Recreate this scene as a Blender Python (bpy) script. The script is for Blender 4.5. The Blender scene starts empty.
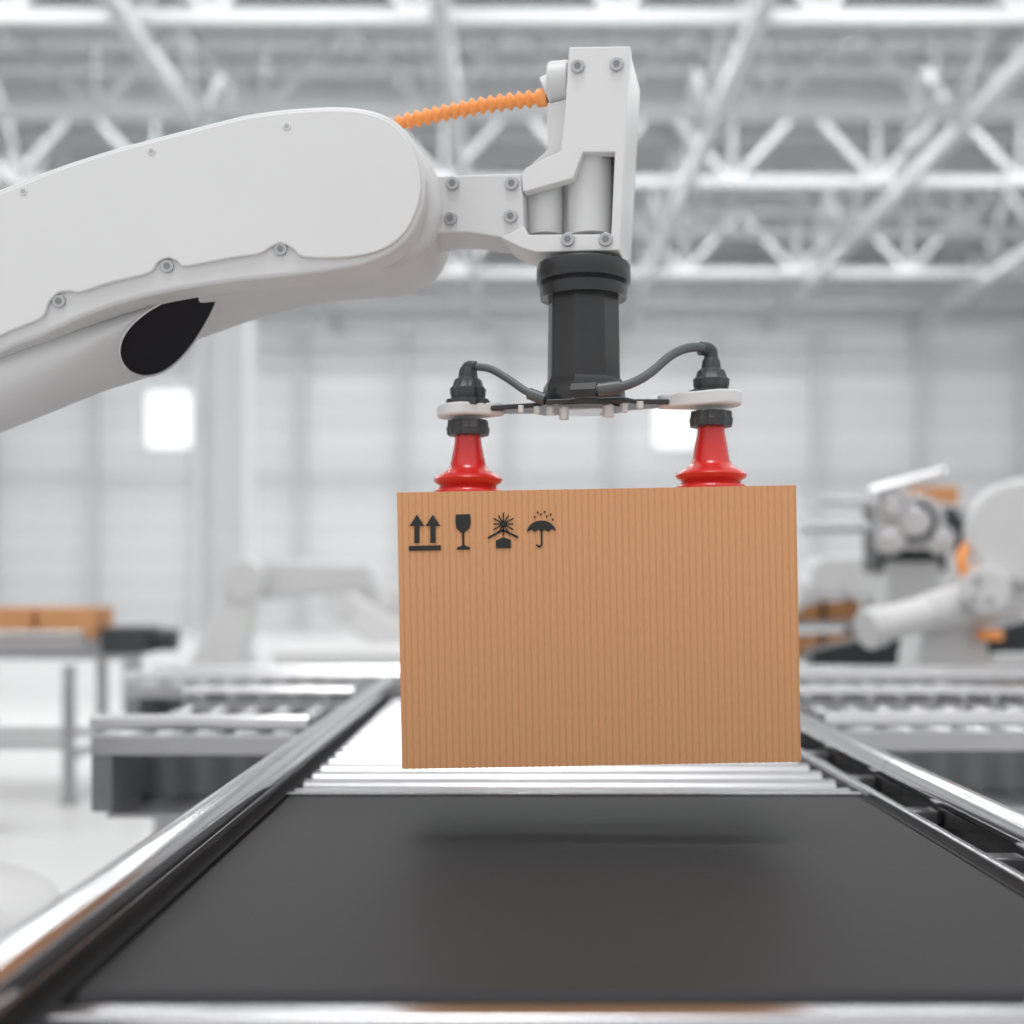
import bpy, bmesh, math, random
from mathutils import Vector, Matrix
random.seed(4)
S=bpy.context.scene
F=1200.0; VX=516.0; VY=587.0; ZC=1.08

# ------------------------------------------------------------ materials
def mat(name, col, rough=0.5, metal=0.0, noise=0.0, nscale=20, coat=0.0, bump=0.0, emis=None, es=0, spec=0.5):
    m=bpy.data.materials.new(name); m.use_nodes=True
    nt=m.node_tree; b=nt.nodes['Principled BSDF']
    b.inputs['Base Color'].default_value=(*col,1); b.inputs['Roughness'].default_value=rough
    b.inputs['Metallic'].default_value=metal; b.inputs['Coat Weight'].default_value=coat
    b.inputs['Specular IOR Level'].default_value=spec
    if emis: b.inputs['Emission Color'].default_value=(*emis,1); b.inputs['Emission Strength'].default_value=es
    tc=nt.nodes.new('ShaderNodeTexCoord'); nz=nt.nodes.new('ShaderNodeTexNoise')
    nz.inputs['Scale'].default_value=nscale; nz.inputs['Detail'].default_value=4
    nt.links.new(tc.outputs['Object'],nz.inputs['Vector'])
    if noise>0:
        cr=nt.nodes.new('ShaderNodeValToRGB')
        cr.color_ramp.elements[0].color=(*[c*(1-noise) for c in col],1); cr.color_ramp.elements[0].position=.3
        cr.color_ramp.elements[1].color=(*[min(1,c*(1+noise)) for c in col],1); cr.color_ramp.elements[1].position=.7
        nt.links.new(nz.outputs['Fac'],cr.inputs['Fac']); nt.links.new(cr.outputs['Color'],b.inputs['Base Color'])
    if bump>0:
        bp=nt.nodes.new('ShaderNodeBump'); bp.inputs['Strength'].default_value=bump; bp.inputs['Distance'].default_value=.002
        nt.links.new(nz.outputs['Fac'],bp.inputs['Height']); nt.links.new(bp.outputs['Normal'],b.inputs['Normal'])
    return m
M_white=mat('robot_white_paint',(.62,.62,.625),.38,noise=.015,nscale=6)
M_white2=mat('robot_white_cover',(.68,.68,.68),.42,noise=.01,nscale=6)
M_black=mat('black_anodised',(.022,.023,.025),.32,noise=.15,nscale=30)
M_dark=mat('dark_plastic',(.035,.037,.04),.45,noise=.1)
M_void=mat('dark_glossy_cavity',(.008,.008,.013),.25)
M_hose=mat('grey_rubber_hose',(.085,.09,.095),.4,noise=.1)
M_red=mat('red_silicone',(.58,.018,.014),.28,noise=.04,coat=.3)
M_orange=mat('orange_conduit',(.95,.36,.10),.4,noise=.05)
M_steel=mat('brushed_steel',(.50,.50,.51),.25,1.0,noise=.02,nscale=3)
M_roll=mat('roller_steel',(.40,.40,.41),.3,1.0,noise=.02,nscale=3)
M_chrome=mat('chrome_tube',(.64,.64,.65),.14,1.0,noise=.01,nscale=3)
M_galv=mat('galvanised_steel',(.45,.45,.46),.4,1.0,noise=.04,nscale=4)
M_bolt=mat('bolt_grey',(.45,.45,.46),.35,.6,noise=.05)
M_belt=mat('black_rubber_belt',(.033,.033,.035),.6,noise=.06,nscale=140,bump=.05,spec=.18)
M_ink=mat('black_print_ink',(.018,.017,.016),.7)
M_struct=mat('roof_steel_paint',(.48,.49,.50),.5,noise=.05,nscale=2)
M_structl=mat('roof_beam_light_paint',(.66,.67,.68),.5,noise=.04,nscale=2)
M_win=mat('window_daylight',(.6,.6,.6),.2,emis=(1,1,1),es=.9)
M_carton=mat('plain_carton',(.62,.30,.13),.7,noise=.06)
M_blueg=mat('machine_grey',(.20,.205,.215),.4,noise=.05)

def cardboard():
    m=bpy.data.materials.new('corrugated_cardboard'); m.use_nodes=True; nt=m.node_tree; b=nt.nodes['Principled BSDF']
    tc=nt.nodes.new('ShaderNodeTexCoord'); sx=nt.nodes.new('ShaderNodeSeparateXYZ'); nt.links.new(tc.outputs['Object'],sx.inputs[0])
    mu=nt.nodes.new('ShaderNodeMath'); mu.operation='MULTIPLY'; mu.inputs[1].default_value=2*math.pi/(.499/60)
    nt.links.new(sx.outputs['X'],mu.inputs[0])
    si=nt.nodes.new('ShaderNodeMath'); si.operation='SINE'; nt.links.new(mu.outputs[0],si.inputs[0])
    mr=nt.nodes.new('ShaderNodeMapRange'); mr.inputs['From Min'].default_value=-1; nt.links.new(si.outputs[0],mr.inputs['Value'])
    cr=nt.nodes.new('ShaderNodeValToRGB'); cr.color_ramp.elements[0].color=(.575,.287,.135,1); cr.color_ramp.elements[1].color=(.65,.332,.163,1); cr.color_ramp.elements[1].position=.45
    nt.links.new(mr.outputs[0],cr.inputs['Fac'])
    mp=nt.nodes.new('ShaderNodeMapping'); mp.inputs['Scale'].default_value=(420,420,90); nt.links.new(tc.outputs['Object'],mp.inputs[0])
    nz=nt.nodes.new('ShaderNodeTexNoise'); nz.inputs['Scale'].default_value=1; nz.inputs['Detail'].default_value=3; nt.links.new(mp.outputs[0],nz.inputs['Vector'])
    r2=nt.nodes.new('ShaderNodeValToRGB'); r2.color_ramp.elements[0].position=.25; r2.color_ramp.elements[1].position=.6
    r2.color_ramp.elements[0].color=(.93,.92,.91,1); r2.color_ramp.elements[1].color=(1,1,1,1); nt.links.new(nz.outputs['Fac'],r2.inputs['Fac'])
    mx=nt.nodes.new('ShaderNodeMix'); mx.data_type='RGBA'; mx.blend_type='MULTIPLY'; mx.inputs['Factor'].default_value=1
    nt.links.new(cr.outputs[0],mx.inputs['A']); nt.links.new(r2.outputs[0],mx.inputs['B']); nt.links.new(mx.outputs['Result'],b.inputs['Base Color'])
    b.inputs['Roughness'].default_value=.75; b.inputs['Specular IOR Level'].default_value=.25
    return m
M_card=cardboard()

def floor_mat():
    m=mat('epoxy_floor',(.66,.66,.66),.32,noise=.05,nscale=.8); return m
M_floor=floor_mat()
def wall_mat():
    m=bpy.data.materials.new('wall_cladding'); m.use_nodes=True; nt=m.node_tree; b=nt.nodes['Principled BSDF']
    tc=nt.nodes.new('ShaderNodeTexCoord'); sx=nt.nodes.new('ShaderNodeSeparateXYZ'); nt.links.new(tc.outputs['Object'],sx.inputs[0])
    mu=nt.nodes.new('ShaderNodeMath'); mu.operation='MULTIPLY'; mu.inputs[1].default_value=9.0; nt.links.new(sx.outputs['Z'],mu.inputs[0])
    si=nt.nodes.new('ShaderNodeMath'); si.operation='SINE'; nt.links.new(mu.outputs[0],si.inputs[0])
    mr=nt.nodes.new('ShaderNodeMapRange'); mr.inputs['From Min'].default_value=-1; nt.links.new(si.outputs[0],mr.inputs['Value'])
    cr=nt.nodes.new('ShaderNodeValToRGB'); cr.color_ramp.elements[0].color=(.77,.775,.78,1); cr.color_ramp.elements[1].color=(.82,.825,.83,1); cr.color_ramp.elements[0].position=.0; cr.color_ramp.elements[1].position=.35
    nt.links.new(mr.outputs[0],cr.inputs[0]); nt.links.new(cr.outputs[0],b.inputs['Base Color']); b.inputs['Roughness'].default_value=.6
    return m
M_wall=wall_mat()
M_deck=mat('roof_deck_metal',(.60,.61,.62),.5,noise=.06,nscale=1)

# ------------------------------------------------------------ helpers
def empty(name, loc=(0,0,0), rot=(0,0,0)):
    e=bpy.data.objects.new(name,None); e.location=loc; e.rotation_euler=rot; e.empty_display_size=.1
    S.collection.objects.link(e); return e
def attach(o,par,local=False):
    if par is None: return
    o.parent=par
    if not local: o.matrix_parent_inverse=Matrix.Translation(par.location).inverted()
def finish(name,bm,m,par=None,smooth=True,bevel=0,seg=3,ang=35,local=False):
    bmesh.ops.recalc_face_normals(bm,faces=bm.faces)
    me=bpy.data.meshes.new(name); bm.to_mesh(me); bm.free()
    me.materials.append(m)
    if smooth:
        me.polygons.foreach_set('use_smooth',[True]*len(me.polygons)); 
        if not bevel: me.set_sharp_from_angle(angle=math.radians(ang))
    o=bpy.data.objects.new(name,me); S.collection.objects.link(o)
    if bevel:
        b=o.modifiers.new('bevel','BEVEL'); b.width=bevel; b.segments=seg; b.limit_method='ANGLE'; b.angle_limit=math.radians(ang); b.harden_normals=True
    attach(o,par,local); return o
def a_box(bm,x0,x1,y0,y1,z0,z1):
    v=[bm.verts.new((x,y,z)) for x in(x0,x1) for y in(y0,y1) for z in(z0,z1)]
    for f in((0,1,3,2),(4,6,7,5),(0,4,5,1),(2,3,7,6),(0,2,6,4),(1,5,7,3)): bm.faces.new([v[i] for i in f])
def box(name,x0,x1,y0,y1,z0,z1,m,par=None,bevel=0,local=False):
    bm=bmesh.new(); a_box(bm,x0,x1,y0,y1,z0,z1); return finish(name,bm,m,par,bevel=bevel,local=local)
def frame_of(d):
    d=d.normalized(); up=Vector((0,0,1)) if abs(d.z)<.95 else Vector((0,1,0))
    u=d.cross(up).normalized(); return u,d.cross(u).normalized()
def a_rings(bm,rings,cap=True):
    vs=[[bm.verts.new(p) for p in r] for r in rings]; n=len(vs[0])
    for a,b in zip(vs,vs[1:]):
        for i in range(n): bm.faces.new((a[i],a[(i+1)%n],b[(i+1)%n],b[i]))
    if cap: bm.faces.new(vs[0]); bm.faces.new(vs[-1][::-1])
def ring(c,u,v,r,n,ph=0,lobes=0,amp=0):
    out=[]
    for i in range(n):
        t=2*math.pi*i/n+ph; rr=r*(1+amp*(1 if math.sin(lobes*t)>0 else -1)) if lobes else r
        out.append(c+u*math.cos(t)*rr+v*math.sin(t)*rr)
    return out
def a_cyl(bm,p0,p1,r0,r1=None,n=24,ph=0):
    p0=Vector(p0);p1=Vector(p1); r1=r0 if r1 is None else r1; u,v=frame_of(p1-p0)
    a_rings(bm,[ring(p0,u,v,r0,n,ph),ring(p1,u,v,r1,n,ph)])
def cyl(name,p0,p1,r0,m,par=None,r1=None,n=32,bevel=0,ph=0):
    bm=bmesh.new(); a_cyl(bm,p0,p1,r0,r1,n,ph); return finish(name,bm,m,par,bevel=bevel)
def a_lathe(bm,base,axis,prof,n=40,ph=0,lobes=0,amp=0):
    base=Vector(base); axis=Vector(axis).normalized(); u,v=frame_of(axis)
    a_rings(bm,[ring(base+axis*h,u,v,max(r,1e-5),n,ph,lobes,amp) for h,r in prof])
def catmull(p,closed,n=6):
    P=[Vector(q) for q in p]; out=[]; L=len(P); rg=range(L) if closed else range(L-1)
    for i in rg:
        if closed: a,b,c,d=P[i-1],P[i],P[(i+1)%L],P[(i+2)%L]
        else: a,b,c,d=P[max(i-1,0)],P[i],P[i+1],P[min(i+2,L-1)]
        for k in range(n):
            t=k/n; out.append(.5*((2*b)+(c-a)*t+(2*a-5*b+4*c-d)*t*t+(3*b-a-3*c+d)*t**3))
    if not closed: out.append(P[-1])
    return out
def a_tube(bm,pts,rf,n=16):
    pts=[Vector(p) for p in pts]; rings=[]; u=None
    for i,p in enumerate(pts):
        d=(pts[min(i+1,len(pts)-1)]-pts[max(i-1,0)]).normalized()
        if u is None: u,_=frame_of(d)
        u=(u-d*u.dot(d)).normalized(); v=d.cross(u)
        rings.append(ring(p,u,v,rf(i) if callable(rf) else rf,n))
    a_rings(bm,rings)
def tube(name,pts,r,m,par=None,n=16,sm=8):
    bm=bmesh.new(); a_tube(bm,catmull(pts,False,sm),r,n); return finish(name,bm,m,par)
def prism(name,pts,depth,m,par=None,bevel=0,seg=3,ang=35):
    """closed outline (3-D points in one plane) extruded by a depth vector"""
    bm=bmesh.new(); d=Vector(depth); a_rings(bm,[pts,[Vector(p)+d for p in pts]])
    return finish(name,bm,m,par,bevel=bevel,seg=seg,ang=ang)
# drawing scale: the cell was surveyed at 1200 units per metre of depth; Q gives a world point on a plane y=Y (or yawed plane)
def Q(x,y,Y=1.65):
    return Vector(((x-VX)*Y/F, Y, ZC+(VY-y)*Y/F))
YAW=math.radians(12); X0=(600-VX)*1.6/F; Y0=1.60
TN=Vector((math.sin(YAW),math.cos(YAW),0))
def A(x,y,off=0):
    k=-math.tan(YAW); y0=Y0+off/math.cos(YAW)
    Y=(y0-k*X0)/(1-k*(x-VX)/F); return Q(x,y,Y)

# ------------------------------------------------------------ hall
XL,XR,YN,YF,ZR=-15,15,-6,32,9.7
box('floor',XL-2,XR+2,-8,YF+.3,-.1,0,M_floor)
box('wall_back',XL,XR,YF,YF+.2,0,ZR+.3,M_wall)
for nm,xa in (('wall_left',XL-.2),('wall_right',XR)):
    bm=bmesh.new(); a_box(bm,xa,xa+.2,6,YF,0,1.2); a_box(bm,xa,xa+.2,6,YF,8.1,ZR+.3)
    y=6
    while y<YF: a_box(bm,xa+.01,xa+.19,y,y+.35,1.2,8.1); y+=3.2
    for z in (3.4,5.7): a_box(bm,xa+.05,xa+.15,6,YF,z,z+.12)
    finish(nm,bm,M_wall,smooth=False)
# corrugated roof deck
bm=bmesh.new(); x=XL; prof=[]
while x<XR:
    prof+=[(x,ZR),(x+.10,ZR),(x+.13,ZR+.09),(x+.25,ZR+.09)]; x+=.28
prev=None
for (px,pz) in prof:
    cur=(bm.verts.new((px,9,pz)),bm.verts.new((px,YF,pz)))
    if prev: bm.faces.new((prev[0],cur[0],cur[1],prev[1]))
    prev=cur
finish('ceiling',bm,M_deck,smooth=False)
# roof trusses (across the hall)
def a_bar(bm,p0,p1,w):
    p0=Vector(p0);p1=Vector(p1);u,v=frame_of(p1-p0); h=w/2*1.4142
    a_rings(bm,[ring(p0,u,v,h,4,math.pi/4),ring(p1,u,v,h,4,math.pi/4)])
ty=[2.8+3.0*i for i in range(0,10)]
zt,zb=9.45,8.1
for i,y in enumerate(ty):
    bm=bmesh.new()
    a_bar(bm,(XL,y,zb),(XR,y,zb),.15); a_bar(bm,(XL,y,zt),(XR,y,zt),.16)
    x=XL; k=0
    while x<XR-.1:
        a_bar(bm,(x,y,zb if k%2 else zt),(x+1.25,y,zt if k%2 else zb),.10)
        if k%2: a_bar(bm,(x,y,zb),(x,y,zt),.06)
        x+=1.25;k+=1
    finish('roof_truss',bm,M_struct,smooth=False)
for x in (-12.3,-8.5,-4.7,-.9,2.9,6.6,10.4):
    bm=bmesh.new()
    a_bar(bm,(x,2.8,zb-.2),(x,YF-.2,zb-.2),.20)
    for j,y in enumerate(ty[:-1]):
        a_bar(bm,(x,y,zb-.1),(x,y+1.5,zt),.08); a_bar(bm,(x,y+1.5,zt),(x,y+3,zb-.1),.08)
    finish('roof_beam',bm,M_struct,smooth=False)
bm=bmesh.new()
y=9.5
while y<YF: a_box(bm,XL,XR,y,y+.12,ZR-.17,ZR-.002); y+=1.0
finish('roof_purlins',bm,M_struct,smooth=False)
# back wall structure
bm=bmesh.new()
for x in [-14+2.75*i for i in range(11)]: a_box(bm,x-.12,x+.12,YF-.3,YF-.002,0,8.0)
finish('wall_pilasters',bm,M_structl,smooth=False)
box('trim_1',XL,XR,YF-.45,YF-.02,7.85,8.15,M_structl); box('trim_2',XL,XR,YF-.38,YF-.32,5.55-1.6,5.65-1.6,M_structl)
box('trim_3',XL,XR,YF-.38,YF-.32,6.9,7.0,M_structl)
def window(n,x0,x1,z0,z1,panes=2):
    e=empty('window_%d'%n,((x0+x1)/2,YF-.4,(z0+z1)/2))
    box('pane',x0,x1,YF-.44,YF-.40,z0,z1,M_win,e)
    bm=bmesh.new(); t=.06
    for i in range(panes+1):
        xx=x0+(x1-x0)*i/panes; a_box(bm,xx-t/2,xx+t/2,YF-.5,YF-.38,z0-t,z1+t)
    for zz in (z0,z1): a_box(bm,x0,x1,YF-.499,YF-.381,zz-t/2,zz+t/2)
    finish('frame',bm,M_structl,e,smooth=False)
window(1,-9.75,-8.5,4.7,6.25,1); window(2,3.6,4.75,4.7,6.0,1)
# free-standing column
for (cx,cy) in ((-4.35,18.0),(9.6,18.0)):
    bm=bmesh.new(); a_box(bm,cx-.36,cx-.30,cy-.3,cy+.3,0,8.0); a_box(bm,cx+.30,cx+.36,cy-.3,cy+.3,0,8.0); a_box(bm,cx-.3,cx+.3,cy-.03,cy+.03,0,8.0); a_box(bm,cx-.45,cx+.45,cy-.4,cy+.4,0,.05)
    finish('steel_column',bm,M_structl,smooth=False)

# ------------------------------------------------------------ main conveyor
HB=ZC-.327; HR=ZC-.29
cv=empty('belt_conveyor',(.09,1.4,0))
bm=bmesh.new(); a_box(bm,-.362,.543,.965,1.885,HB-.055,HB)
finish('belt',bm,M_belt,cv,bevel=.012)
bm=bmesh.new(); a_box(bm,-.385,.60,.925,.955,HB-.05,HB-.004); finish('front_crossbar',bm,M_steel,cv,bevel=.005)
bm=bmesh.new(); a_box(bm,-.362,.546,1.889,1.899,HB-.06,HB+.003); finish('end_crossbar',bm,M_steel,cv,bevel=.002)
rl=empty('roller_conveyor',(.09,2.8,0))
def sides(par,y0,y1):
    bm=bmesh.new(); a_cyl(bm,(-.388,y0,HR),(-.388,y1,HR),.022,n=32); a_cyl(bm,(.602,y0,HR),(.602,y1,HR),.020,n=32); finish('side_rail_tubes',bm,M_chrome,par)
    bm=bmesh.new(); a_box(bm,-.412,-.385,y0,y1,HB-.13,HR-.026); a_box(bm,.61,.64,y0,y1,HB-.13,HR-.024); finish('side_channels',bm,M_steel,par,bevel=.003)
    bm=bmesh.new(); a_box(bm,.551,.563,y0,y1,HB-.05,HB+.010); finish('inner_guides',bm,M_steel,par,bevel=.003)
    bm=bmesh.new(); a_box(bm,.563,.604,y0,y1,HB-.10,HB-.02); a_box(bm,.5435,.5505,y0,y1,HB-.10,HB-.004); a_box(bm,-.3845,-.363,y0,y1,HB-.10,HB-.001); finish('guide_gap_tray',bm,M_belt,par)
    bm=bmesh.new(); y=y0+.12
    while y<y1-.05:
        a_box(bm,.563,.605,y,y+.03,HB-.03,HB+.006); y+=.30
    finish('rail_brackets',bm,M_galv,par,bevel=.002)
sides(cv,.70,1.90); sides(rl,1.902,3.62)
bm=bmesh.new(); y=1.96
while y<3.6: a_cyl(bm,(-.361,y,HB-.024),(.5435,y,HB-.024),.022,n=24); y+=.092
finish('rollers',bm,M_roll,rl)
bm=bmesh.new(); a_box(bm,-.36,.543,1.91,3.6,HB-.065,HB-.055); finish('under_tray',bm,M_dark,rl)
def legs(par,xs,ys,z):
    bm=bmesh.new()
    for x in xs:
        for y in ys: a_box(bm,x-.025,x+.025,y-.025,y+.025,.03,z); a_cyl(bm,(x,y,0),(x,y,.035),.045,n=16)
    for x in xs: a_box(bm,x-.018,x+.018,min(ys),max(ys),.22,.26)
    for y in ys: a_box(bm,min(xs),max(xs),y-.018,y+.018,.28,.32)
    finish('legs',bm,M_galv,par,bevel=.003)
legs(cv,(-.396,.624),(1.0,1.8),HB-.13); legs(rl,(-.396,.624),(2.1,3.5),HB-.13)
# underside drive cover of belt
box('drive_cover',-.35,.535,1.05,1.8,HB-.2,HB-.06,M_blueg,cv,bevel=.01)

# ------------------------------------------------------------ cross conveyors (rollers along y)
def cross(name,x0,x1,y0,y1,zb=HB,step=.085,tray=True,lx=None):
    e=empty(name,((x0+x1)/2,(y0+y1)/2,0))
    bm=bmesh.new(); a_cyl(bm,(x0,y0,zb+.04),(x1,y0,zb+.04),.017,n=20); a_cyl(bm,(x0,y1,zb+.04),(x1,y1,zb+.04),.017,n=20); finish('rail_tubes',bm,M_chrome,e)
    bm=bmesh.new(); a_box(bm,x0,x1,y0-.012,y0+.012,zb-.03,zb+.012); a_box(bm,x0,x1,y1-.012,y1+.012,zb-.12,zb+.012); finish('side_channels',bm,M_galv,e,bevel=.003)
    bm=bmesh.new(); x=x0+.04
    while x<x1-.02: a_cyl(bm,(x,y0+.015,zb-.01),(x,y1-.015,zb-.01),.024,n=16); x+=step
    finish('rollers',bm,M_steel,e)
    if tray:
        box('tray',x0+.02,x1-.02,y0+.03,y1-.03,zb-.17,zb-.16,M_galv,e)
        bm=bmesh.new()
        for xx in (x0,x1-.045): a_box(bm,xx,xx+.045,y0-.01,y1+.01,zb-.15,zb-.02)
        a_box(bm,x0+.02,x1-.02,y0+.25,y0+.27,zb-.16,zb-.05)
        finish('end_plates',bm,M_blueg,e,bevel=.004)
    legs(e,lx or (x0+.1,x1-.1),(y0+.06,y1-.06),zb-.12)
    return e
cross('cross_conveyor',-.90,-.44,2.55,3.25,lx=(-.56,-.47))
cross('cross_conveyor',.67,2.3,2.62,3.25)
cross('cross_conveyor',-1.25,2.3,3.85,4.15)
# left far conveyor table with cartons
e=cross('roller_table',-4.3,-2.12,5.9,6.5,zb=ZC-.27,tray=False)
for i,(xa,xb) in enumerate(((-2.99,-2.72),(-2.70,-2.44),(-2.41,-2.13),(-3.4,-3.1))):
    g=empty('carton',((xa+xb)/2,6.2,ZC-.24)); box('body',xa,xb,6.05,6.35,ZC-.255,ZC-.105,M_carton,g,bevel=.003); box('tape',(xa+xb)/2-.02,(xa+xb)/2+.02,6.049,6.351,ZC-.2551,ZC-.1045,M_carton,g)
e=empty('drive_motor',(-1.95,6.2,ZC-.3)); box('housing',-2.1,-1.85,6.05,6.3,ZC-.34,ZC-.20,M_dark,e,bevel=.02); cyl('shaft',(-1.86,6.17,ZC-.27),(-1.74,6.17,ZC-.27),.06,M_black,e,bevel=.01); box('stand',-2.0,-1.93,6.1,6.2,0,ZC-.33,M_galv,e)
cross('roller_table',-3.4,-2.3,3.95+1,5.3,zb=.45,tray=False)

# ------------------------------------------------------------ background robots
def link_outline(p0,p1,r0,r1,nrm,n=14):
    p0=Vector(p0);p1=Vector(p1); d=(p1-p0).normalized(); s=Vector(nrm).normalized().cross(d).normalized(); pts=[]
    for i in range(n+1):
        t=math.pi/2+math.pi*i/n; pts.append(p0+s*math.sin(t)*r0+d*math.cos(t)*r0)
    for i in range(n+1):
        t=-math.pi/2+math.pi*i/n; pts.append(p1+s*math.sin(t)*r1+d*math.cos(t)*r1)
    return pts
def link(name,p0,p1,r0,r1,th,par,m=None,nrm=(0,1,0)):
    n=Vector(nrm).normalized(); pts=[p-n*th/2 for p in link_outline(p0,p1,r0,r1,n)]
    return prism(name,pts,n*th,m or M_white,par,bevel=min(.03,th*.25,r1*.4),seg=3,ang=40)
def robot(name,base,js,s=1.0,tool=False):
    """base xyz, js: shoulder, elbow, wrist, tip in the x-z plane relative to base"""
    b=Vector(base); e=empty(name,b); P=[b+Vector((j[0],0,j[1])) for j in js]
    bm=bmesh.new(); a_lathe(bm,b,(0,0,1),[(0,.24*s),(.05*s,.24*s),(.06*s,.17*s),(.22*s,.16*s),(.24*s,.21*s),(.36*s,.21*s),(.38*s,.17*s),(max(.4*s,js[0][1]-.05),.15*s)],n=36); finish('base',bm,M_white,e)
    cyl('shoulder',P[0]+Vector((0,-.17*s,0)),P[0]+Vector((0,.17*s,0)),.16*s,M_white,e,bevel=.02)
    link('lower_link',P[0]+Vector((0,-.12*s,0)),P[1]+Vector((0,-.12*s,0)),.15*s,.12*s,.12*s,e,M_white2)
    cyl('elbow',P[1]+Vector((0,-.2*s,0)),P[1]+Vector((0,.16*s,0)),.125*s,M_white,e,bevel=.015)
    link('upper_link',P[1]+Vector((0,.04*s,0)),P[2]+Vector((0,.04*s,0)),.13*s,.08*s,.17*s,e)
    cyl('wrist_band',P[2]+Vector((0,-.07*s,0)),P[2]+Vector((0,.13*s,0)),.07*s,M_dark if tool else M_white,e)
    d=(P[3]-P[2]); cyl('wrist',P[2],P[2]+d*.6,.065*s,M_white,e,bevel=.008); cyl('tool_flange',P[2]+d*.6,P[3],.045*s,M_black if tool else M_white2,e)
    o=Vector((0,.2*s,-.02*s)); bmx=bmesh.new(); pts=catmull([P[0]+o,P[0].lerp(P[1],.5)+o*1.3,P[1]+o],False,24); a_tube(bmx,pts,lambda i:.018*s*(1.25 if i%2 else .9),10); finish('orange_conduit',bmx,M_orange,e)
    return e
robot('robot_arm',(-1.75,7.2,0),[(0,.62),(.15,1.12),(.82,1.14),(.95,.98)],1.0)
robot('robot_arm',(-.9,9.6,0),[(0,.62),(-.5,.95),(.35,1.0),(.6,.8)],1.0)
robot('robot_arm',(2.9,6.6,0),[(0,.60),(-.25,1.14),(-1.2,1.14),(-1.4,.98)],1.35)
# white machine plinths in the mid background
e=empty('machine_plinth',(-.85,6.5,0)); box('cabinet',-1.35,-.35,6.2,6.8,0,.66,M_white,e,bevel=.03); box('top',-1.28,-.42,6.27,6.73,.66,.76,M_white2,e,bevel=.03); box('vent',-1.2,-.8,6.185,6.2,.2,.4,M_blueg,e)
# near right robot
r=empty('robot_arm',(2.0,4.9,0)); YR=4.4
def R(x,y,Y=YR): return Q(x,y,Y)
bm=bmesh.new(); a_lathe(bm,(2.15,4.95,0),(0,0,1),[(0,.3),(.06,.3),(.07,.22),(.35,.2),(.37,.25),(.55,.25),(.58,.2),(.8,.18)],n=40); finish('base',bm,M_white,r)
cyl('elbow',R(1024,532,4.2),R(1024,532,4.55),.19,M_white2,r,bevel=.03)
link('upper_link',R(1024,532,4.55),R(1180,640,4.55),.2,.2,.22,r)
cyl('elbow_ring',R(1015,560,4.45),R(985,590,4.4),.09,M_orange,r)
tube('cable',[R(975,540,4.35),R(962,555,4.3),R(966,575,4.3),R(985,588,4.35)],.02,M_orange,r)
cyl('forearm',R(1010,596,4.4),R(925,614,4.3),.095,M_white,r,r1=.07,bevel=.01)
cyl('wrist',R(928,613,4.3),R(878,626,4.25),.062,M_white2,r,bevel=.008); cyl('flange',R(880,626,4.25),R(866,630,4.23),.072,M_white,r,bevel=.006)
cyl('wrist_joint',R(985,590,4.2),R(985,590,4.5),.085,M_white2,r,bevel=.01)
prism('bracket',[R(x,y,4.35) for x,y in ((925,622),(985,618),(992,680),(915,690))],(0,.25,0),M_white,r,bevel=.01)
bm=bmesh.new()
for (x,y) in ((978,579),(990,600),(972,600)):
    a_cyl(bm,R(x,y,4.185),R(x,y,4.21),.013,n=12)
finish('bolts',bm,M_bolt,r)
cyl('motor_cap',R(990,630,4.3),R(990,640,4.3),.045,M_orange,r)
# black carriage
e=empty('tool_carriage',(1.3,5.4,0)); prism('plate',[Q(x,y,5.3) for x,y in ((812,650),(850,642),(905,628),(924,640),(915,690),(812,690))],(0,.15,0),M_black,e,bevel=.01); prism('plate_2',[Q(x,y,5.3) for x,y in ((985,632),(1040,618),(1060,690),(985,690))],(0,.15,0),M_black,e,bevel=.01); box('stand',1.35,2.3,5.31,5.44,0,.66,M_blueg,e)
# storage rack
e=empty('storage_rack',(1.6,7.0,0)); bm=bmesh.new()
for x in (1.5,2.05,2.6):
    for y in (6.9,7.4): a_box(bm,x-.03,x+.03,y-.03,y+.03,0,1.05)
for z in (.25,.65,.85,1.02): a_box(bm,1.47,2.63,6.88,7.42,z,z+.035)
finish('frame',bm,M_galv,e)
bm=bmesh.new()
for (x,z) in ((1.55,.688),(1.8,.888),(1.56,.888),(1.8,.688),(2.15,.688),(2.3,.888)): a_box(bm,x,x+.2,6.95,7.3,z,z+.11)
finish('stock',bm,M_carton,e)
# chrome spindle machine with carton behind
e=empty('spindle_machine',(1.75,5.6,0)); Y=5.6
bm=bmesh.new()
for (x,y,r_,d) in ((915,522,.13,.3),(893,508,.09,.34),(940,540,.07,.36),(890,540,.07,.34)): 
    a_cyl(bm,Q(x,y,Y-.1),Q(x,y,Y+d),r_,n=32); a_cyl(bm,Q(x,y,Y-.16),Q(x,y,Y-.1),r_*.55,n=24)
finish('spindles',bm,M_chrome,e,bevel=.012)
bm=bmesh.new()
for (x,y,r_) in ((915,522,.1),(893,508,.06)): 
    a_cyl(bm,Q(x,y,Y-.115),Q(x,y,Y-.09),r_*1.02,n=24)
a_cyl(bm,Q(940,515,Y),Q(970,548,Y),.07,n=24)
a_box(bm,1.72,2.05,5.7,5.95,1.15,1.5)
finish('dark_housing',bm,M_black,e,bevel=.01)
bm=bmesh.new(); a_cyl(bm,Q(870,492,Y-.1),Q(946,472,Y-.1),.025,n=16); a_cyl(bm,Q(800,528,Y),Q(880,527,Y),.025,n=16); a_cyl(bm,Q(820,500,Y),Q(1000,510,Y),.02,n=16); finish('arms',bm,M_chrome,e)
box('pedestal',1.75,2.0,5.65,5.9,0,1.2,M_white,e,bevel=.01)
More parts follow.
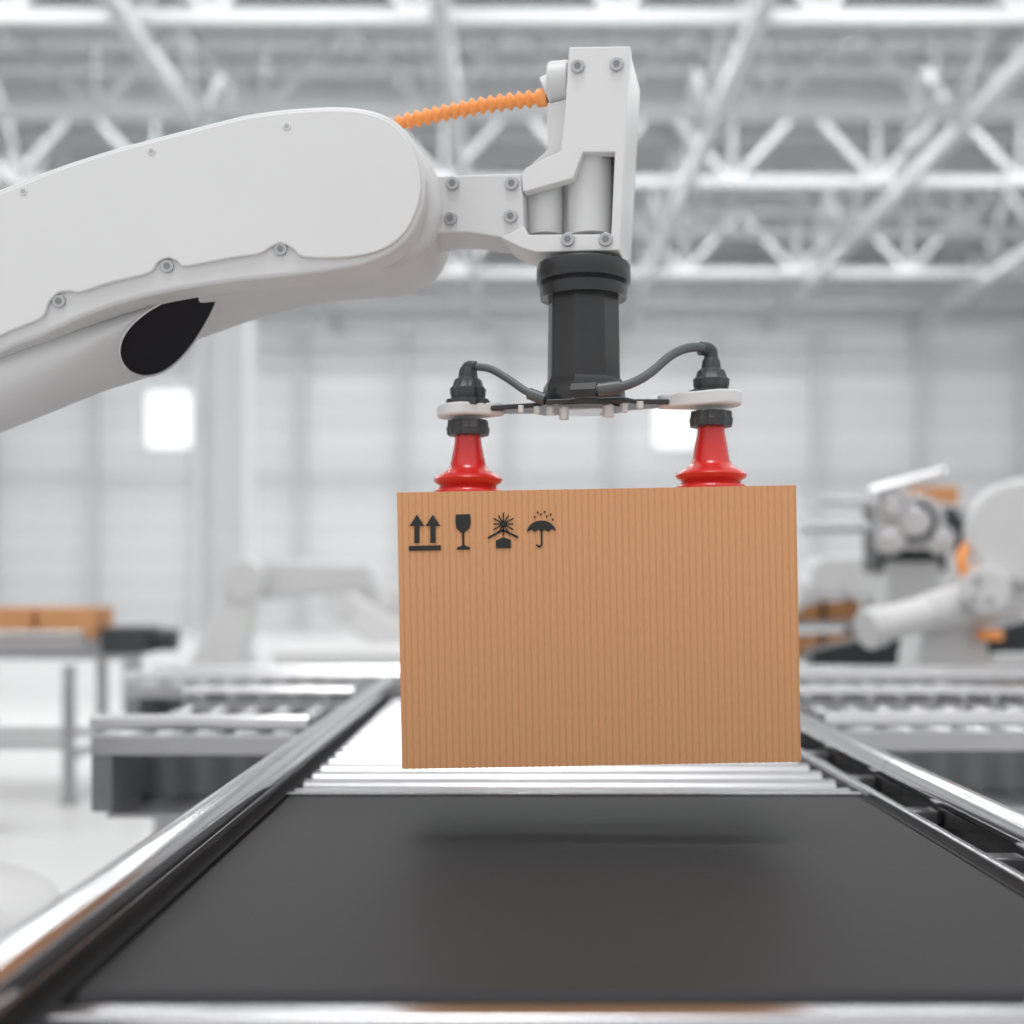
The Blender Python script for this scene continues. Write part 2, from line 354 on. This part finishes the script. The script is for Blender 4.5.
box('orange_guard',1.87,2.07,5.6,5.75,1.44,1.55,M_carton,e,bevel=.01)

# ------------------------------------------------------------ cardboard box
BX=(599-VX)*.00125; BZ=ZC+(VY-627.5)*.00125; TH=math.radians(-1.05)
cb=empty('cardboard_box',(BX,1.65,BZ),(0,TH,0))
W,H,D=.499,.344,.30
bm=bmesh.new(); a_box(bm,-W/2,W/2,-D/2+.003,D/2,-H/2,H/2); finish('carton_body',bm,M_card,cb,bevel=.0015,local=True)
bm=bmesh.new(); n=60*8; top=[];bot=[];tb=[];bb=[]
for i in range(n+1):
    x=-W/2+W*i/n; y=-D/2-.00022*math.sin(2*math.pi*60*x/W); j=.0005*math.sin(2*math.pi*60*x/W)
    top.append(bm.verts.new((x,y,H/2+.0006+j))); bot.append(bm.verts.new((x,y,-H/2-.0006+j*.6)))
    tb.append(bm.verts.new((x,-D/2+.0035,H/2+.0006+j))); bb.append(bm.verts.new((x,-D/2+.0035,-H/2-.0006+j*.6)))
for i in range(n):
    bm.faces.new((top[i],top[i+1],bot[i+1],bot[i])); bm.faces.new((tb[i],top[i],top[i+1],tb[i+1])); bm.faces.new((bb[i],bb[i+1],bot[i+1],bot[i]))
bm.faces.new((top[0],bot[0],bb[0],tb[0])); bm.faces.new((top[-1],tb[-1],bb[-1],bot[-1]))
finish('corrugated_front_panel',bm,M_card,cb,local=True)
bm=bmesh.new(); a_box(bm,-W/2,W/2,-D/2+.002,-.002,H/2-.001,H/2+.0015); a_box(bm,-W/2,W/2,.002,D/2,H/2-.001,H/2+.0015); finish('top_flaps',bm,M_card,cb,local=True)
def L(px,py):
    dx=(px-599)*.00125; dz=(627.5-py)*.00125; c,s=math.cos(TH),math.sin(TH)
    return (dx*c-dz*s, dx*s+dz*c)
ib=bmesh.new(); YI=-D/2-.0012
def poly(pts):
    a=[Vector((L(*p)[0],YI,L(*p)[1])) for p in pts]; a_rings(ib,[a,[q+Vector((0,.0006,0)) for q in a]])
def thick(p,q,w):
    d=Vector((q[0]-p[0],q[1]-p[1])).normalized(); s=Vector((-d.y,d.x))*w/2
    poly([(p[0]+s.x,p[1]+s.y),(q[0]+s.x,q[1]+s.y),(q[0]-s.x,q[1]-s.y),(p[0]-s.x,p[1]-s.y)])
for cx in (417,433):
    poly([(cx,514.5),(cx+7.5,526),(cx+2.6,526),(cx+2.6,543),(cx-2.6,543),(cx-2.6,526),(cx-7.5,526)])
poly([(409,546),(441,545.3),(441,550.3),(409,551)])
poly([(456,514.5),(470,514.2),(471,522),(469.5,528),(465.8,531.5),(464.2,533),(464.4,545),(470,547.5),(470,549.5),(457,549.8),(457,547.7),(462.4,545.2),(462,533),(460,531.6),(456.6,528.5),(455.5,522)])
for k in range(12):
    t=2*math.pi*k/12; thick((503.5+2.5*math.cos(t),524+2.5*math.sin(t)),(503.5+(11.5 if k%2 else 10)*math.cos(t),524+(11.5 if k%2 else 10)*math.sin(t)),1.3)
poly([(503.5+3.4*math.cos(2*math.pi*k/16),524+3.4*math.sin(2*math.pi*k/16)) for k in range(16)])
thick((488,538),(503,530),2.2); thick((502.5,530),(518,537.3),2.2)
poly([(496,540.5),(503.4,537),(511,540.2),(511,548),(496,548.4)])
um=[(527,532)]+[(541.5-14.5*math.cos(math.pi*k/14),532.5-12*math.sin(math.pi*k/14)) for k in range(1,14)]+[(556,531)]
um+=[(552,529),(548,531.8),(544.5,529.4),(541.6,531.8),(538.5,529.6),(535,532),(531,529.6)]
poly(um)
thick((541.5,530),(541.7,545),1.7); thick((541.7,545),(539,547.3),1.7); thick((539.4,547.3),(536.5,544.5),1.7)
for (x,y) in ((535,517),(541,514.5),(547,516.5),(538,512.5),(545,512),(551,514.5),(553,519.5)): thick((x,y-1.1),(x-.7,y+1.1),1.4)
finish('handling_symbols',ib,M_ink,cb,smooth=False,local=True)

# ------------------------------------------------------------ hero robot
hr=empty('industrial_robot_arm',(-1.4,1.95,0)); gr=empty('vacuum_gripper',tuple(Q(588,405)))
shell=[(-300,345),(-200,275),(-100,226),(0,188),(60,165),(120,146),(200,125),(250,113),(300,107),(350,106),(385,114),(408,132),(421,155),(426,185),(421,214),(408,238),(390,253),(365,264),(330,271),(290,276),(240,281),(190,288),(140,298),(90,314),(40,336),(0,352),(-100,405),(-200,478),(-280,560),(-350,660),(-450,730),(-560,740),(-650,680),(-670,580),(-600,480),(-480,420),(-390,390)]
YFc=1.56
prism('arm_shell_front',catmull([Q(x,y,YFc) for x,y in shell],True,5),(0,.055,0),M_white,hr,bevel=.007,seg=4,ang=40)
cover=[(-300,352),(-200,282),(-100,232),(0,193),(60,169),(120,150),(200,129),(250,117),(300,111),(350,110),(383,118),(404,135),(416,157),(421,185),(416,211),(404,233),(383,249),(350,257),(305,257),(293,249),(281,243),(269,248),(258,254),(230,258),(186,266),(177,261),(168,258),(158,262),(148,273),(112,282),(80,292),(70,291),(58,293),(49,302),(42,317),(20,327),(0,336),(-100,388),(-200,462),(-280,545),(-350,640),(-450,705),(-560,715),(-630,660),(-645,580),(-580,500),(-480,440),(-390,400)]
prism('arm_cover_plate',catmull([Q(x,y,YFc-.006) for x,y in cover],True,4),(0,.012,0),M_white2,hr,bevel=.0025,seg=3,ang=40)
back=[(-300,345),(-100,240),(0,202),(120,162),(250,127),(340,116),(390,125),(424,150),(441,185),(441,220),(424,248),(392,264),(340,268),(280,276),(220,292),(180,306),(120,325),(60,345),(0,365),(-100,415),(-200,488),(-280,570),(-350,670),(-450,730),(-560,740),(-650,680),(-670,580),(-600,480),(-480,420)]
prism('arm_shell_back',catmull([Q(x,y,1.635) for x,y in back],True,5),(0,.20,0),M_white,hr,bevel=.022,seg=6,ang=40)
prism('arm_gasket',catmull([Q(x,y+1,1.612) for x,y in [(a-3 if a>0 else a,b+(6 if b<200 else 0)) for a,b in shell]],True,5),(0,.03,0),M_blueg,hr)
def bolt(bm,bh,c,r,d=Vector((0,-1,0)),h=.004):
    a_cyl(bm,c,c+d*h,r,n=24); a_cyl(bh,c+d*(h),c+d*(h+.0004),r*.55,n=6)
b1=bmesh.new(); b2=bmesh.new()
for (x,y) in ((60,302),(168,267),(281,250)): bolt(b1,b2,Q(x,y,YFc+.002),.0085,h=.006)
finish('arm_bolts',b1,M_bolt,hr,bevel=.0008); finish('arm_bolt_sockets',b2,M_blueg,hr)
b1=bmesh.new(); b2=bmesh.new()
for (x,y) in ((287,127),(152,152),(24,192)): bolt(b1,b2,Q(x,y,YFc-.004),.0055,h=.003)
finish('cover_bolts',b1,M_white,hr,bevel=.0008); finish('cover_bolt_sockets',b2,M_bolt,hr)
# lower casting with dark oval opening
def ringpx(c,a,b,dep,Y,egg=0,n=48):
    o=Q(c[0],c[1],Y); k=Y/F; av=Vector((a[0]*k,0,-a[1]*k)); bv=Vector((b[0]*k,dep,-b[1]*k)); out=[]
    for i in range(n):
        t=2*math.pi*i/n; out.append(o+av*math.cos(t)+bv*math.sin(t)*(1-egg*math.cos(t)))
    return out
bm=bmesh.new()
ctr=[((-330,640),(20,-60),(0,0),.085,0),((-200,505),(16,-50),(0,0),.085,0),((-100,436),(12,-46),(0,0),.08,0),((0,391),(14,-44),(0,0),.08,0),((70,366),(26,-44),(3,2),.07,.1),((120,348),(38,-42),(6,6),.06,.25),((172,328),(46,-42),(8,12),.05,.45)]
a_rings(bm,[ringpx(c,a,b,d,1.655,g) for c,a,b,d,g in ctr])
finish('lower_casting',bm,M_white,hr,ang=60)
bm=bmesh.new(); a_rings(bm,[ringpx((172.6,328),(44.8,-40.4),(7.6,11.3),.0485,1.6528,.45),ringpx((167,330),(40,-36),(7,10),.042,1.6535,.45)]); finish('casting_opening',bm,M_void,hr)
lip=ringpx((173.2,327.7),(46,-41.6),(8,12),.050,1.6532,.45); bm=bmesh.new(); a_tube(bm,lip+lip[:2],.0014,8); finish('opening_lip',bm,M_white,hr)
# turret and base
bm=bmesh.new(); a_lathe(bm,(-1.4,2.1,0),(0,0,1),[(0,.62),(.10,.62),(.12,.58),(.44,.58),(.49,.56),(.50,.53),(.52,.40),(.75,.36),(.80,.30)],n=64); finish('base_turret',bm,M_white,hr)
cyl('shoulder_hub',(-1.3,1.86,.96),(-1.3,2.3,.96),.19,M_white,hr,bevel=.02); box('shoulder_housing',-1.55,-1.1,1.9,2.35,.7,1.1,M_white,hr,bevel=.05)

# wrist
def AP(l,off=0): return [A(x,y,off) for x,y in l]
prism('wrist_neck',AP([(408,240),(430,176),(470,174.5),(522,173),(524,229),(502,238),(470,233),(440,233)],.004),TN*.085,M_white,hr,bevel=.003)
prism('wrist_front_plate',AP([(569,47),(630,46),(620,236),(611,236),(615,152),(583,152),(573,178),(523,192),(521,174),(531,165),(561,151),(565,110)]),TN*.02,M_white2,hr,bevel=.0018)
prism('wrist_bottom_plate',AP([(500,237.5),(524,226),(528,234.5),(611,234),(620,235),(619,250),(536,252),(522,248)]),TN*.10,M_white2,hr,bevel=.0018)
prism('wrist_body',AP([(570,50),(629.5,48),(619.5,238),(611,238),(614.5,150),(562,150),(566,110)],.019),TN*.135,M_white,hr,bevel=.003)
prism('wrist_back',AP([(524,168),(562,150),(618,150),(617,238),(524,238)],.055),TN*.045,M_white,hr,bevel=.003)
prism('wrist_side_block',AP([(547,104),(568,98),(566,152),(531,167),(532,163),(547,150)],.03),TN*.05,M_white,hr,bevel=.003)
c0=A(590,152,.045); c1=A(590,237,.045); cyl('wrist_piston',c0,c1,.031,M_white,hr,n=40)
c0=A(545,186,.05); c1=A(545,237,.05); cyl('wrist_piston_small',c0,c1,.026,M_white,hr,n=40)
b1=bmesh.new(); b2=bmesh.new()
for (x,y,o) in ((578,67,0),(617,65,0),(568,240,0),(606,240,0),(453,184,.004),(512,184,.004),(451,219,.004),(511,217,.004)):
    bolt(b1,b2,A(x,y,o),.0092,-TN,.005)
finish('wrist_bolts',b1,M_bolt,hr,bevel=.001); finish('wrist_bolt_sockets',b2,M_blueg,hr)
# hose fitting and corrugated conduit
fy=.05
cyl('conduit_port',A(570,83,fy),A(550,85,fy),.030,M_white,hr,bevel=.003); cyl('conduit_port_2',A(553,88,fy),A(545,92,fy),.020,M_white2,hr,bevel=.002); cyl('conduit_collar',A(547,97,fy),A(540,98,fy),.0125,M_orange,hr)
pts=catmull([A(541,98,fy),A(515,101,fy),A(480,106,fy),A(440,114,fy),A(405,122,fy),A(370,134,fy)],False,34)
bm=bmesh.new(); acc=[0]
for i in range(1,len(pts)): acc.append(acc[-1]+(pts[i]-pts[i-1]).length)
a_tube(bm,pts,lambda i:.0096+.0026*math.sin(acc[i]*2*math.pi/.0135),20); finish('corrugated_conduit',bm,M_orange,hr,ang=80)
# motor
k=1.65/F
def prof(l,y0):
    # heights referred to the visible front rim of each ring
    out=[]
    for y,r in l:
        f=(1.65-r*k)/1.65; out.append(((y0-(VY-(VY-y)*f))*k, r*k))
    return out
bm=bmesh.new(); c=Q(583.5,403)
a_lathe(bm,c,(0,0,1),prof([(290,36),(289,43),(277,44),(275,42.5),(273,42.5),(272,46),(270,47),(255,47),(253,46),(252.5,40)],403),n=56); finish('motor_flange',bm,M_black,gr)
bm=bmesh.new(); a_lathe(bm,c,(0,0,1),prof([(378,38),(366,37.5),(300,36.5),(286,36)],403),n=8,ph=math.pi/8+.12); finish('motor_body',bm,M_black,gr,bevel=.004,ang=30)
bm=bmesh.new(); a_lathe(bm,c,(0,0,1),prof([(388,42),(380,41.5),(374,38)],403),n=8,ph=math.pi/8+.12); a_lathe(bm,c,(0,0,1),prof([(404,40.5),(401,41.5),(388,41.5),(386,41)],403),n=56); finish('motor_base',bm,M_black,gr)

# ------------------------------------------------------------ vacuum gripper
def slab(name,cx,cy,ux,th,plan,m,bev=.002,tilt=-.036):
    """plan: list of (dx px, dy m); vertical slab thickness px, slope follows gripper tilt"""
    b=[]; t=[]
    for dx,dy in plan:
        p=Q(cx+dx,cy+dx*tilt,1.65); b.append(p+Vector((0,dy,-th/2*k))); t.append(p+Vector((0,dy,th/2*k)))
    bm=bmesh.new(); a_rings(bm,[b,t]); return finish(name,bm,m,gr,bevel=bev)
slab('cross_bar',583,406.5,0,5,[(-92,-.018),(-50,-.030),(-38,-.055),(38,-.055),(50,-.030),(85,-.018),(85,.018),(50,.03),(38,.055),(-38,.055),(-50,.03),(-92,.018)],M_black)
def stad(a,b,ra,rb):
    out=[]
    for i in range(13):
        t=math.pi/2+math.pi*i/12; out.append((a+ra/k*math.cos(t),ra*math.sin(t)))
    for i in range(13):
        t=-math.pi/2+math.pi*i/12; out.append((b+rb/k*math.cos(t),rb*math.sin(t)))
    return out
slab('finger_plate',468,411,0,12.5,stad(-5,30,.036,.009),M_white,.004)
slab('finger_plate_2',711,400,0,14,stad(-45,3,.012,.038),M_white,.004)
bm=bmesh.new()
for (x,y,r_,h) in ((550,411,4,8),(564,413.5,5,12),(608,411,6,12),(624,408,4,9),(537,410,3.5,7),(640,405,3.5,7),(521,409,3,7)):
    p=Q(x,y,1.61); a_cyl(bm,p+Vector((0,0,-h*k/2)),p+Vector((0,0,h*k/2)),r_*k,n=6)
finish('under_bolts',bm,M_white,gr,bevel=.0008)
slab('under_block',585,410,0,5,[(-17,-.03),(17,-.03),(17,.03),(-17,.03)],M_steel,.001)
def cup(x,dy,s,zbox):
    c=Q(x,440+dy); 
    def pr(l): return [((440-(VY-dy-(VY-dy-y)*(1.65-r*k*s)/1.65))*k,r*k*s) for y,r in l]
    bm=bmesh.new(); a_lathe(bm,c,(0,0,1),pr([(404,21),(397,21),(396,16),(391,17)]),n=48,lobes=8,amp=.05)
    a_lathe(bm,c,(0,0,1),pr([(393,17),(386,17.5),(384,15),(378,13),(376,9.5),(369,8.5),(366,7)]),n=48,lobes=8,amp=.04)
    a_lathe(bm,c,(0,0,1),pr([(439,12),(434,13),(433,20),(426,21),(424,20),(418,19.5)]),n=48,lobes=10,amp=.035)
    finish('fitting',bm,M_dark,gr,ang=30)
    yb=587-(zbox-ZC)/k-dy
    def pr2(l): return [((440-y)*k,r*k*s) for y,r in l]
    bm=bmesh.new(); P=[(yb,30),(yb-2,34),(yb-6,34.5),(yb-9,32),(yb-11.5,28),(yb-13.5,29),(yb-16,33.5),(yb-19,34.5),(yb-21.5,32.5),(yb-25.5,25.5),(yb-29,20.5),(yb-33,18),(456,16),(450,14.8),(444,13.6),(436,13.0)]
    a_lathe(bm,c,(0,0,1),pr2(P),n=56); finish('suction_cup',bm,M_red,gr,ang=50)
sl=math.tan(-TH)
for x,dy,s in ((468,0,1.0),(711,-9,1.03)):
    X=(x-VX)*k; cup(x,dy,s,BZ+H/2/math.cos(TH)+(X-BX)*sl+.0032)
# hoses
tube('hose',[Q(468,374),Q(468,366),Q(473,366.5,1.648),Q(490,369,1.64),Q(508,379,1.625),Q(524,390,1.61),Q(540,398,1.60)],.0052,M_hose,gr)
tube('elbow_fitting',[Q(468,376),Q(467.5,367),Q(476,366.5,1.646)],.0075,M_dark,gr)
cyl('hose_clip',Q(529,393.5,1.605),Q(545,399.5,1.598),.008,M_hose,gr)
tube('hose_2',[Q(711,366),Q(710,351),Q(700,347.5,1.64),Q(686,348.5,1.63),Q(670,356,1.61),Q(650,373,1.585),Q(630,384,1.57),Q(610,388.5,1.565),Q(590,389.5,1.565)],.0062,M_hose,gr)
tube('elbow_fitting_2',[Q(711,362),Q(710,351),Q(700,348.5,1.645)],.0095,M_dark,gr)
cyl('hose_clip_2',Q(620,387,1.567),Q(597,390,1.565),.0088,M_hose,gr); cyl('hose_clip_3',Q(597,390,1.565),Q(572,391,1.575),.0105,M_dark,gr,n=6)

# ------------------------------------------------------------ lights, world
w=bpy.data.worlds.new('bright_hall'); S.world=w; w.use_nodes=True; nt=w.node_tree; bg=nt.nodes['Background']
tc=nt.nodes.new('ShaderNodeTexCoord'); sp=nt.nodes.new('ShaderNodeSeparateXYZ'); cr=nt.nodes.new('ShaderNodeValToRGB')
nt.links.new(tc.outputs['Generated'],sp.inputs[0]); nt.links.new(sp.outputs['Z'],cr.inputs['Fac'])
cr.color_ramp.elements[0].color=(.68,.68,.685,1); cr.color_ramp.elements[0].position=0; cr.color_ramp.elements[1].color=(.95,.95,.95,1); cr.color_ramp.elements[1].position=.5
nt.links.new(cr.outputs[0],bg.inputs['Color']); bg.inputs['Strength'].default_value=1.08
def area(name,loc,sx,sy,p,rot=(0,0,0)):
    l=bpy.data.lights.new(name,'AREA'); l.shape='RECTANGLE'; l.size=sx; l.size_y=sy; l.energy=p
    o=bpy.data.objects.new(name,l); o.location=loc; o.rotation_euler=rot; S.collection.objects.link(o)
for x in (-10.4,-6.6,-2.8,1.0,4.75,8.5):
    for y in (13.3,19.3,25.3):
        area('skylight_lamp',(x,y,ZR-.19),3.0,1.3,160)
sn=bpy.data.lights.new('sun','SUN'); sn.energy=1.5; sn.angle=math.radians(17); so=bpy.data.objects.new('sun',sn); so.rotation_euler=(math.radians(14),math.radians(-3),0); S.collection.objects.link(so)

# ------------------------------------------------------------ camera
cd=bpy.data.cameras.new('camera'); cam=bpy.data.objects.new('camera',cd); S.collection.objects.link(cam); S.camera=cam
cam.location=(0,0,ZC); cam.rotation_euler=(math.radians(90),0,0)
cd.sensor_width=36; cd.lens=F/1024*36; cd.shift_x=-(VX-512)/1024; cd.shift_y=(VY-512)/1024; cd.clip_start=.02; cd.clip_end=200
cd.dof.use_dof=True; cd.dof.focus_distance=1.53; cd.dof.aperture_fstop=1.8
S.view_settings.view_transform='Standard'
